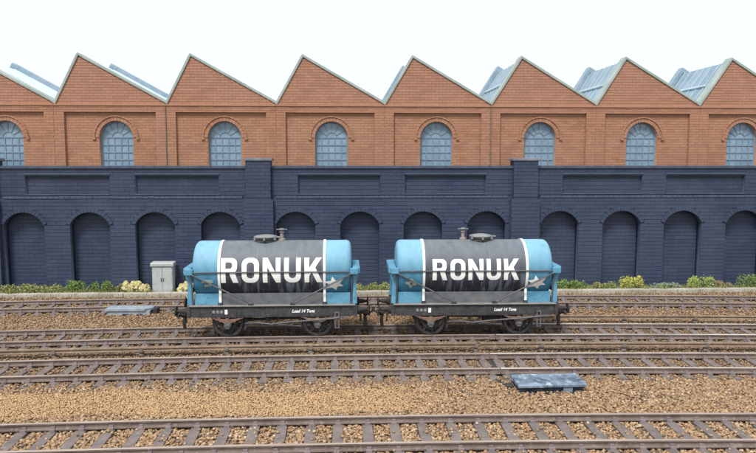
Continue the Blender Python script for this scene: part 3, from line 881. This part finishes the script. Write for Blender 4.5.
def wagon(label, X, flip_top, let, star_x, emb, emb_kind, has_cyl, load_x, num_x):
    Yc = 20.62 + bow(X)
    w = thing('tank_wagon', label, 'tank wagon', (X, Yc, 0), -0.0056 * (X - .5) * 0.5, 'blue and black tank wagons')
    LT = 2.31
    # barrel, its coordinates centred on the tank axis
    def barrel(name, prof, m):
        bm = bmesh.new(); lathe(bm, prof, 'x', (0, 0, 0), 64)
        o = obj(name, bm, m, w, smooth=True); o.location = (0, 0, TZ); return o
    BX = 1.51
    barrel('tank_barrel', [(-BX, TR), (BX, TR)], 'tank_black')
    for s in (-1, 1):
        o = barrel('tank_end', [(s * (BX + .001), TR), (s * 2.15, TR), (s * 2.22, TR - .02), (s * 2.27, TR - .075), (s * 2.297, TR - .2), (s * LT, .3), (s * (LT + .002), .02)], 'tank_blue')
        o['label'] = 'light blue tank end'
        bm = bmesh.new()
        lathe(bm, [(s * BX - .035, TR + .002), (s * BX - .035, TR + .017), (s * BX + .035, TR + .017), (s * BX + .035, TR + .002)], 'x', (0, 0, TZ), 64, close=False)
        y0 = -TR * .72
        obj('white_band', bm, 'white', w, smooth=True)
        for q in (-1, 1):
            bm = bmesh.new()
            prism(bm, [(q * .70, .965), (q * .69, 1.36), (q * .655, 1.36), (q * .662, .965)], 'x', s * BX - .035, s * BX + .035)
            obj('band_strap', bm, 'white', w)
            bm = bmesh.new()
            box(bm, s * BX - .06, s * BX + .06, q * .70 - .036, q * .70 + .036, .957, 1.03)
            obj('strap_foot', bm, 'frame', w)
    for xr in ((.72, -.42) if not flip_top else (-.72, .42)):
        bm = bmesh.new()
        lathe(bm, [(xr - .012, TR + .001), (xr - .012, TR + .006), (xr + .012, TR + .006), (xr + .012, TR + .001)], 'x', (0, 0, TZ), 64, close=False)
        obj('barrel_seam', bm, 'tank_black', w)
    # filler manhole and vent
    mx_, vx = (-.26, .23) if not flip_top else (.28, -.26)
    bm = bmesh.new()
    lathe(bm, [(TR - .03, .31), (TR + .04, .31), (TR + .06, .335), (TR + .085, .335), (TR + .09, .30)], 'z', (mx_, 0, TZ), 28)
    mh = obj('manhole', bm, 'frame', w, smooth=True)
    bm = bmesh.new()
    lathe(bm, [(TR + .091, .33), (TR + .115, .34), (TR + .145, .30), (TR + .17, .16), (TR + .178, .02)], 'z', (mx_, 0, TZ), 28)
    obj('lid', bm, 'lid', mh, smooth=True)
    bm = bmesh.new()
    for k in range(6):
        a = R(30 + 60 * k)
        box(bm, mx_ + .34 * math.cos(a) - .03, mx_ + .34 * math.cos(a) + .03, .34 * math.sin(a) - .03, .34 * math.sin(a) + .03, TZ + TR + .03, TZ + TR + .13)
    tube(bm, [(mx_ + .3, -.06, TZ + TR + .1), (mx_ + .44, -.06, TZ + TR + .1), (mx_ + .44, .06, TZ + TR + .1), (mx_ + .3, .06, TZ + TR + .1)], .02, 6)
    obj('lid_clamp', bm, 'lid', mh)
    bm = bmesh.new()
    lathe(bm, [(TR - .03, .11), (TR + .05, .10), (TR + .07, .055), (TR + .22, .05), (TR + .24, .075), (TR + .27, .075)], 'z', (vx, 0, TZ), 16)
    vv = obj('vent_valve', bm, 'valve', w, smooth=True)
    bm = bmesh.new()
    lathe(bm, [(TR + .271, .03), (TR + .30, .03), (TR + .31, .09), (TR + .34, .10), (TR + .36, .05)], 'z', (vx, 0, TZ), 16)
    box(bm, vx - .16, vx + .16, -.022, .022, TZ + TR + .315, TZ + TR + .345)
    obj('valve_cap', bm, 'lid', vv)
    # lettering
    x0, x1, t0, t1 = let
    tot = 0; gl = []
    for ch in 'RONUK':
        lo, wd = glyph(ch); gl.append((lo, tot, wd)); tot += wd + .15
    tot -= .15
    for (lo, off, wd) in gl:
        me = flat([dedupe(l) for l in lo])
        bm = tank_surface(me, t0, t1, x0 + (x1 - x0) * off / tot, x0 + (x1 - x0) * (off + wd) / tot, .003)
        bpy.data.meshes.remove(me)
        obj('letter', bm, 'white', w)
    # ragged six-pointed star and worn emblem
    pts = []
    rad = [.5, .25, .44, .22, .5, .27, .47, .22, .42, .25, .52, .22]
    for i in range(12):
        a = R(100 + 30 * i)
        pts.append((.5 + rad[i] * math.cos(a), .5 + rad[i] * math.sin(a)))
    me = flat([pts])
    obj('star', tank_surface(me, -.70, -.13, star_x, star_x + .58, .003), 'white', w)
    if emb_kind == 'flower':
        lp = []
        for i in range(24):
            a = 2 * math.pi * i / 24; r_ = .36 + .11 * math.cos(a * 4 + .6)
            lp.append((.5 + r_ * math.cos(a), .5 + r_ * math.sin(a)))
        hole = [(.5 + .10 * math.cos(2 * math.pi * i / 10), .48 + .16 * math.sin(2 * math.pi * i / 10)) for i in range(10)]
        me = flat([lp, hole[::-1]])
        obj('emblem', tank_surface(me, -.62, -.22, emb, emb + .34, .003), 'emblem', w)
    else:
        me = flat([[(0, .55), (.05, 1), (.55, .95), (.95, 1), (1, .55)], [(.25, 0), (.25, .35), (.85, .4), (.85, .05)]])
        obj('emblem', tank_surface(me, -.48, -.22, emb, emb + .34, .003), 'emblem', w)
    # cradle bearers under the barrel, blue at the ends
    for q in (-1, 1):
        y0, y1 = sorted((q * .60, q * .645))
        for a, b, m_ in ((-2.26, -1.55, 'wagon_blue'), (-1.545, 1.545, 'bearer_grey'), (1.55, 2.26, 'wagon_blue')):
            o = box_obj('bearer', (a, b, y0, y1, .955, 1.285), m_, w, bevel=.008)
            if m_ == 'wagon_blue': o['label'] = 'light blue bearer end'
    # end frames
    for s in (-1, 1):
        bm = bmesh.new()
        box(bm, *sorted((s * 2.325, s * 2.54)), -.74, .74, 1.86, 2.05)
        ef = obj('end_frame', bm, 'wagon_blue', w, bevel=.015)
        for q in (-1, 1):
            bm = bmesh.new()
            prism(bm, [(s * 2.325, .959), (s * 2.46, .959), (s * 2.43, 1.60), (s * 2.51, 1.858), (s * 2.325, 1.858)], 'y', *sorted((q * .56, q * .70)))
            obj('post', bm, 'wagon_blue', ef, bevel=.01)
            bm = bmesh.new()
            box(bm, *sorted((s * 2.25, s * 2.48)), *sorted((q * .741, q * .90)), 1.865, 2.03)
            obj('bracket', bm, 'wagon_blue', ef, bevel=.01)
            bm = bmesh.new()
            tube(bm, [(s * 2.30, q * .82, 1.86), (s * 2.295, q * .70, 1.20), (s * 2.295, q * .70, .955)], .02, 6)
            obj('stay', bm, 'rod', ef)
        bm = bmesh.new()
        box(bm, *sorted((s * 2.325, s * 2.41)), -.55, .55, 1.28, 1.42)
        obj('rail', bm, 'wagon_blue', ef)
    # tie rods on both sides
    for q in (-1, 1):
        bm = bmesh.new(); tube(bm, [(-2.27, q * .885, 1.94), (2.27, q * .885, 1.94)], .019, 8)
        obj('tie_rod', bm, 'rod', w)
        for s in (-1, 1):
            bm = bmesh.new(); tube(bm, [(s * 2.29, q * .885, 1.88), (s * .60, q * .79, 1.0)], .021, 8)
            obj('tie_rod', bm, 'rod', w)
            bm = bmesh.new(); box(bm, s * .60 - .09, s * .60 + .05, *sorted((q * .74, q * .815)), .959, 1.02)
            obj('rod_anchor', bm, 'frame', w)
    # underframe
    for q in (-1, 1):
        so = box_obj('solebar', (-2.36, 2.36, *sorted((q * .715, q * .775)), .63, .935), 'frame', w, bevel=.006)
        box_obj('flange', (-2.40, 2.40, *sorted((q * .58, q * .83)), .936, .956), 'flange', so)
        box_obj('lower_flange', (-2.3, 2.3, *sorted((q * .715, q * .80)), .612, .629), 'frame', so)
        bm = bmesh.new()
        for xx in np.arange(-2.1, 2.2, .35):
            box(bm, xx - .012, xx + .012, *sorted((q * .775, q * .785)), .66, .92)
        obj('rivet_strip', bm, 'frame', so)['kind'] = 'stuff'
    for s in (-1, 1):
        box_obj('headstock', (*sorted((s * 2.362, s * 2.46)), -.80, .80, .60, .93), 'frame', w, bevel=.01)
        for q in (-1, 1):
            bm = bmesh.new()
            lathe(bm, [(s * 2.461, .13), (s * 2.53, .12), (s * 2.54, .075), (s * 2.70, .065), (s * 2.701, .045), (s * 2.78, .045), (s * 2.785, .15), (s * 2.81, .155), (s * 2.835, .12)], 'x', (0, q * .60, .77), 18)
            obj('buffer', bm, 'under', w, smooth=True)
        bm = bmesh.new()
        box(bm, *sorted((s * 2.30, s * 2.86)), -.10, .10, .52, .575)
        box(bm, *sorted((s * 2.80, s * 2.86)), -.32, .32, .50, .58)
        prism(bm, [(s * 2.66, .42), (s * 2.72, .42), (s * 3.0, .60), (s * 3.02, .72), (s * 2.96, .70), (s * 2.93, .62)], 'y', -.035, .035)
        cp = obj('coupling', bm, 'under', w)
        bm = bmesh.new(); tube(bm, [(s * 2.70, -.02, .50), (s * 2.72, -.02, .30), (s * 2.70, -.02, .10)], .05, 8)
        obj('coupling_dropper', bm, 'under', cp)
        bm = bmesh.new(); tube(bm, [(s * 2.46, -.34, .60), (s * 2.56, -.34, .58), (s * 2.58, -.34, .36)], .035, 8)
        obj('brake_hose', bm, 'under', w)
    for a in (-1.9, -.7, .7, 1.9):
        box_obj('cross_member', (a - .05, a + .05, -.714, .714, .66, .90), 'under', w)
    # wheels, axleguards, springs, axleboxes
    for s in (-1, 1):
        ax = s * 1.30
        bm = bmesh.new(); tube(bm, [(ax, -.72, .44), (ax, .72, .44)], .055, 10)
        ws = obj('wheelset', bm, 'under', w)
        for q in (-1, 1):
            bm = bmesh.new()
            yf = q * .70
            lathe(bm, [(q * .68, .36), (q * .68, .43), (q * .605, .443), (q * .60, .475), (q * .575, .475), (q * .57, .36)], 'y', (ax, 0, .443), 36, close=False)
            lathe(bm, [(q * .57, .36), (q * .68, .36)], 'y', (ax, 0, .443), 36, close=False)
            lathe(bm, [(q * .58, .11), (q * .688, .10)], 'y', (ax, 0, .443), 16)
            for k in range(8):
                a = 2 * math.pi * k / 8 + .2
                c_, s_ = math.cos(a), math.sin(a)
                pr = [(ax + r_ * c_ - e * s_, .443 + r_ * s_ + e * c_) for r_, e in ((.08, .035), (.38, .025), (.38, -.025), (.08, -.035))]
                prism(bm, pr, 'y', q * .61, q * .66)
            obj('wheel', bm, 'tyre', ws, smooth=False)
            # W-shaped axleguard outside the wheel
            bm = bmesh.new()
            ya, yb = sorted((q * .692, q * .712))
            for z_ in (-1, 1):
                prism(bm, [(ax + z_ * .46, .62), (ax + z_ * .36, .62), (ax + z_ * .10, .33), (ax + z_ * .14, .26), (ax + z_ * .18, .26)], 'y', ya, yb)
                box(bm, ax + z_ * .115 - .02, ax + z_ * .115 + .02, ya - .004, yb + .004, .27, .62)
            box(bm, ax - .16, ax + .16, ya + .002, yb - .002, .225, .262)
            ag = obj('axleguard', bm, 'under', w)
            bm = bmesh.new()
            for j, hl in enumerate((.44, .34, .24, .14)):
                n = 8
                for i in range(n):
                    u0, u1 = -1 + 2 * i / n, -1 + 2 * (i + 1) / n
                    f_ = lambda u: .555 + .05 * (u * hl / .44) ** 2 - j * .027
                    prism(bm, [(ax + u0 * hl, f_(u0)), (ax + u1 * hl, f_(u1)), (ax + u1 * hl, f_(u1) - .024), (ax + u0 * hl, f_(u0) - .024)], 'y', *sorted((q * .722, q * .82)))
            box(bm, ax - .05, ax + .05, *sorted((q * .715, q * .83)), .45, .585)
            obj('leaf_spring', bm, 'rust', ag)
            bm = bmesh.new()
            box(bm, ax - .10, ax + .10, *sorted((q * .716, q * .83)), .33, .448)
            prism(bm, [(ax - .075, .33), (ax + .075, .33), (ax + .05, .275), (ax - .05, .275)], 'y', *sorted((q * .716, q * .84)))
            box(bm, ax - .065, ax + .065, *sorted((q * .831, q * .855)), .345, .43)
            obj('axlebox', bm, 'axlebox', ag, bevel=.008)
            bm = bmesh.new()
            for z_ in (-1, 1):
                box(bm, ax + z_ * .44 - .03, ax + z_ * .44 + .03, *sorted((q * .713, q * .83)), .585, .611)
            obj('spring_hanger', bm, 'under', ag)
    # brake gear each side
    for q in (-1, 1):
        bm = bmesh.new()
        y_ = q * .69
        for z_ in (-1, 1):
            prism(bm, [(z_ * .24, .61), (z_ * .17, .61), (z_ * .01, .36), (z_ * .05, .32), (z_ * .08, .34)], 'y', *sorted((y_, y_ + q * .025)))
        vh = obj('brake_hanger', bm, 'under', w)
        bm = bmesh.new()
        tube(bm, [(0, q * .70, .40), (.42, q * .70, .33), (.83, q * .66, .30)], .028, 6)
        tube(bm, [(0, q * .70, .37), (-.42, q * .70, .42), (-.83, q * .66, .40)], .028, 6)
        obj('push_rod', bm, 'axlebox', vh)
        for s in (-1, 1):
            bm = bmesh.new()
            pr = [(s * 1.30 + math.cos(a) * r_, .443 + math.sin(a) * r_) for r_, seq in ((.49, (0, 1, 2, 3)), (.56, (3, 2, 1, 0))) for a in [math.pi / 2 + s * math.pi / 2 + s * (-.45 + .3 * k) for k in seq]]
            prism(bm, pr, 'y', *sorted((q * .60, q * .68)))
            tube(bm, [(s * .80, q * .64, .45), (s * .74, q * .64, .62)], .022, 6)
            obj('brake_shoe', bm, 'under', w)
        bm = bmesh.new()
        lp = [(.0, q * .775, .40), (.5, q * .80, .46), (1.45, q * .90, .545), (2.0, q * .90, .60)]
        tube(bm, lp, .024, 6)
        box(bm, 1.92, 2.14, q * .90 - .025, q * .90 + .025, .585, .625)
        obj('brake_lever', bm, 'axlebox', w)
        bm = bmesh.new()
        box(bm, 1.80, 1.84, *sorted((q * .87, q * .885)), .30, .74)
        box(bm, 1.90, 1.94, *sorted((q * .87, q * .885)), .30, .74)
        box(bm, 1.80, 1.94, *sorted((q * .868, q * .887)), .28, .30)
        box(bm, 1.80, 1.94, *sorted((q * .69, q * .868)), .72, .74)
        obj('lever_guard', bm, 'rod', w)
    if has_cyl:
        bm = bmesh.new(); lathe(bm, [(.30, .02), (.30, .16), (.82, .16), (.86, .12), (.86, .02)], 'x', (0, -.35, .50), 20)
        obj('vacuum_cylinder', bm, 'under', w, smooth=True)
        bm = bmesh.new(); tube(bm, [(-.9, -.45, .52), (.3, -.45, .50)], .03, 8)
        obj('brake_pipe', bm, 'under', w)
    else:
        bm = bmesh.new(); tube(bm, [(-.9, -.45, .46), (1.0, -.45, .52)], .045, 8)
        obj('brake_pipe', bm, 'under', w)
    # solebar markings: number, white plate, load
    bm = bmesh.new()
    for i in range(3):
        x = num_x + i * .115
        pts = [(x, .735), (x + .085, .735), (x + .085, .81), (x, .81)]
        prism(bm, [(x + .012, .735), (x + .078, .728), (x + .088, .77), (x + .075, .812), (x + .02, .815), (x + .002, .775)], 'y', -.786, -.776)
    obj('number', bm, 'flange', w)
    box_obj('white_plate', (num_x + .365, num_x + .445, -.788, -.776, .70, .835), 'white', w)
    me = text_mesh('Load 14 Tons', .125, .25)
    xs_ = [v.co.x for v in me.vertices]
    k_ = .66 / (max(xs_) - min(xs_))
    for v in me.vertices:
        v.co = Vector((load_x + v.co.x * k_, -.782 - v.co.z, .735 + v.co.y))
    meobj('load_lettering', me, 'white', w)
    return w

wagon('left of the two blue and black tank wagons, its manhole left of the vent', -2.265, False, (-1.455, 1.455, -.333, .522), 1.47, -2.02, 'words', False, .56, -1.74)
wagon('right of the two blue and black tank wagons, its manhole right of the vent', 3.665, True, (-1.265, 1.275, -.29, .442), 1.49, -2.06, 'flower', True, .56, -1.74)

# ------------------------------------------------------------------ lineside cabinet and point-motor covers
cab = thing('relay_cabinet', 'pale grey two-door lineside cabinet standing at the foot of the dark wall', 'cabinet', (-7.46, 27.62, GZ + .05), R(1))
box_obj('cabinet_body', (-.40, .40, -.20, .20, 0, 1.10), 'cabinet', cab, bevel=.01)
for s in (-1, 1):
    d = box_obj('door', (*sorted((s * .006, s * .375)), -.222, -.199, .06, 1.06), 'cabinet', cab, bevel=.006)
    box_obj('handle', (*sorted((s * .03, s * .055)), -.245, -.221, .50, .64), 'rod', d)
    bm = bmesh.new()
    for z in (.2, .85): tube(bm, [(s * .385, -.215, z), (s * .385, -.215, z + .1)], .014, 6)
    obj('hinge', bm, 'cabinet', d)
bm = bmesh.new()
prism(bm, [(-.26, 1.101), (.25, 1.101), (.25, 1.22), (.22, 1.255), (-.22, 1.24), (-.26, 1.21)], 'x', -.45, .45)
obj('cabinet_roof', bm, 'cabinet', cab, bevel=.012)
box_obj('plinth', (-.38, .38, -.19, .19, -.12, -.001), 'kerb', cab)

pm = thing('point_motor_cover', 'weathered pale blue-grey trackside box with a dark patchy front, beside the second track', 'trackside box', (4.62, 15.62, GZ), R(1.5))
pm.scale = (.86, .88, .85)
box_obj('cover_base', (-.86, .86, -.38, .42, .04, .185), 'cover_dark', pm, bevel=.01)
for a, b in ((-.93, .105), (.112, .93)):
    bm = bmesh.new()
    prism(bm, [(-.47, .186), (.46, .186), (.46, .25), (.40, .285), (-.42, .275), (-.47, .245)], 'x', a, b)
    obj('cover_lid', bm, 'cover_worn', pm, bevel=.008)
box_obj('mounting_plate', (.30, .55, -.44, -.381, .02, .17), 'cover_worn', pm)
for x in (-.62, -.02, .62):
    box_obj('foot', (x - .16, x + .16, -.52, -.37, -.02, .05), 'cover_dark', pm, bevel=.008)
bm = bmesh.new(); box(bm, -1.12, -.931, -.05, .25, .0, .10); tube(bm, [(-1.1, .1, .05), (-1.25, .7, .05)], .025, 6)
obj('drive_rod', bm, 'under', pm)

pg = thing('point_motor_cover', 'plain light grey flat trackside box beside the rearmost track, left of the wagons', 'trackside box', (-7.66, 24.0, GZ), R(-.5))
pg.scale = (.92, 1, 1)
box_obj('cover_base', (-.80, .78, -.22, .25, .0, .15), 'cover_grey', pg)
bm = bmesh.new()
prism(bm, [(-.86, -.26), (.62, -.26), (.86, .02), (.86, .30), (-.86, .30)], 'z', .151, .24)
obj('cover_lid', bm, 'cover_grey', pg, bevel=.01)
for x in (-.1, .42):
    box_obj('foot', (x - .1, x + .1, -.30, -.221, -.02, .06), 'cover_dark', pg)
box_obj('end_bracket', (.87, 1.02, -.1, .28, .02, .20), 'under', pg)

# ------------------------------------------------------------------ plants along the wall
def shrub(label, x, wid, hgt, m, kind='leafy', y=27.62, n=None, name='shrub', cat='shrub', dep=.30):
    t = thing(name, label, cat, (x, y, GZ + .07), 0, 'plants along the foot of the wall')
    g = np.random.default_rng(int((x + 40) * 100))
    wid *= 1.12; hgt *= 1.22
    lobes = [(g.uniform(-.42, .42) * wid, g.uniform(-.5, .5) * dep, g.uniform(.28, .62) * hgt, g.uniform(.16, .28)) for _ in range(max(5, int(wid * 7)))]
    bm = bmesh.new()
    n = n or int(760 * wid)
    for _ in range(n):
        lx, ly, lz, lr = lobes[g.integers(len(lobes))]
        d = g.normal(size=3); d /= np.linalg.norm(d)
        rr = g.uniform(.5, 1.0)
        c = Vector((lx + d[0] * lr * rr * min(1, wid * .9), ly + d[1] * lr * rr * .8, max(.01, lz + d[2] * rr * hgt * .42)))
        s = g.uniform(.018, .045) * (1.25 if kind == 'foam' else 1)
        if kind == 'foam':
            q = bmesh.ops.create_cube(bm, size=s * 2, matrix=Matrix.Translation(c) @ Matrix.Rotation(g.uniform(0, 3), 4, Vector(d)))
        else:
            u = Vector(g.normal(size=3)).normalized(); v = u.orthogonal().normalized()
            L = s * (2.6 if kind == 'grass' else 1.7)
            if kind == 'grass': u = (u * .4 + Vector((0, 0, 1))).normalized(); v = u.orthogonal().normalized()
            p = [c - u * L * .5, c + v * s * .5, c + u * L * .7, c - v * s * .5]
            bm.faces.new([bm.verts.new(k) for k in p])
    obj('foliage', bm, m, t)
    bm = bmesh.new()
    for (lx, ly, lz, lr) in lobes[:6]:
        tube(bm, [(lx * .5, ly * .5, -.05), (lx, ly, lz)], .01, 5)
    obj('stem', bm, 'leaf_brown', t)
    return t
shrub('low olive and green plants at the far left foot of the wall', -13.1, 2.0, .34, 'leaf_olive', 'leafy')
shrub('bright green shrub under the second arch from the left', -10.75, 1.0, .46, 'leaf_green', 'leafy')
shrub('mid green shrub just right of the bright green one', -9.95, .7, .44, 'leaf_green', 'leafy')
shrub('low dry brown tuft between the green shrubs and the cream bush', -9.35, .6, .3, 'leaf_brown', 'leafy')
shrub('low pale olive plants left of the bright green shrub', -11.75, 1.1, .32, 'leaf_olive', 'leafy')
shrub('larger cream bush left of the grey cabinet', -8.72, .55, .36, 'leaf_cream', 'foam', n=420)
shrub('smaller cream bush close to the left side of the grey cabinet', -8.22, .34, .28, 'leaf_cream', 'foam', n=240)
shrub('small cream bush right of the grey cabinet, behind the end of the left wagon', -6.62, .42, .32, 'leaf_cream', 'foam', n=300)
shrub('strip of dry olive plants seen between the two wagons', 1.0, 1.9, .28, 'leaf_olive', 'leafy')
shrub('green plants just right of the right wagon', 8.95, 1.3, .36, 'leaf_green', 'leafy')
shrub('low olive clump left of the yellow bush', 10.35, .9, .28, 'leaf_olive', 'leafy')
shrub('bright yellow bush against the wall on the right', 11.55, 1.15, .50, 'leaf_yellow', 'leafy', n=900)
shrub('low grey-green plants between the yellow and the lime bush', 12.95, 1.2, .22, 'leaf_teal', 'leafy')
shrub('lime green bush right of the yellow one', 14.35, 1.0, .46, 'leaf_lime', 'leafy', n=800)
shrub('low brown clump right of the lime bush', 15.4, .8, .26, 'leaf_brown', 'leafy')
shrub('mid green bush at the right edge of the wall foot', 16.9, 1.7, .5, 'leaf_green', 'leafy')
# thin grass all along the verge
g = np.random.default_rng(77)
bm = bmesh.new()
for _ in range(14000):
    x = g.uniform(-18, 21); y = g.uniform(27.2, 27.95) if g.random() < .8 else g.uniform(26.8, 27.2)
    h = g.uniform(.04, .2); a = g.uniform(0, math.pi); lw = .012
    zb = GZ + .07 if y > 27.25 else GZ + .02
    dx, dy = math.cos(a) * lw, math.sin(a) * lw
    lean = g.normal(0, .03, 2)
    bm.faces.new([bm.verts.new(q) for q in ((x - dx, y - dy, zb), (x + dx, y + dy, zb), (x + lean[0], y + lean[1], zb + h))])
for _ in range(150):                              # taller tufts and trailing stems, some out over the kerb
    x = g.uniform(-18, 21); y = g.uniform(27.15, 27.9); n_ = int(g.uniform(14, 46)); hh = g.uniform(.10, .34); ww = g.uniform(.06, .26)
    for _k in range(n_):
        a = g.uniform(0, math.pi); dx, dy = math.cos(a) * .014, math.sin(a) * .014
        bx, by = x + g.normal(0, ww * .5), y + g.normal(0, .06)
        lx, ly = g.normal(0, .10), g.normal(-.03, .07)
        h = hh * g.uniform(.45, 1.1); zb = GZ + .06
        m0 = (bx + lx * .4, by + ly * .4, zb + h * .6)
        v = [bm.verts.new(q) for q in ((bx - dx, by - dy, zb), (bx + dx, by + dy, zb), (m0[0] + dx, m0[1] + dy, m0[2]), (m0[0] - dx, m0[1] - dy, m0[2]), (bx + lx, by + ly, zb + h))]
        bm.faces.new(v[:4]); bm.faces.new((v[3], v[2], v[4]))
tag(obj('grass', bm, 'leaf_verge'), 'thin dry grass along the verge below the dark wall', 'grass', kind='stuff')
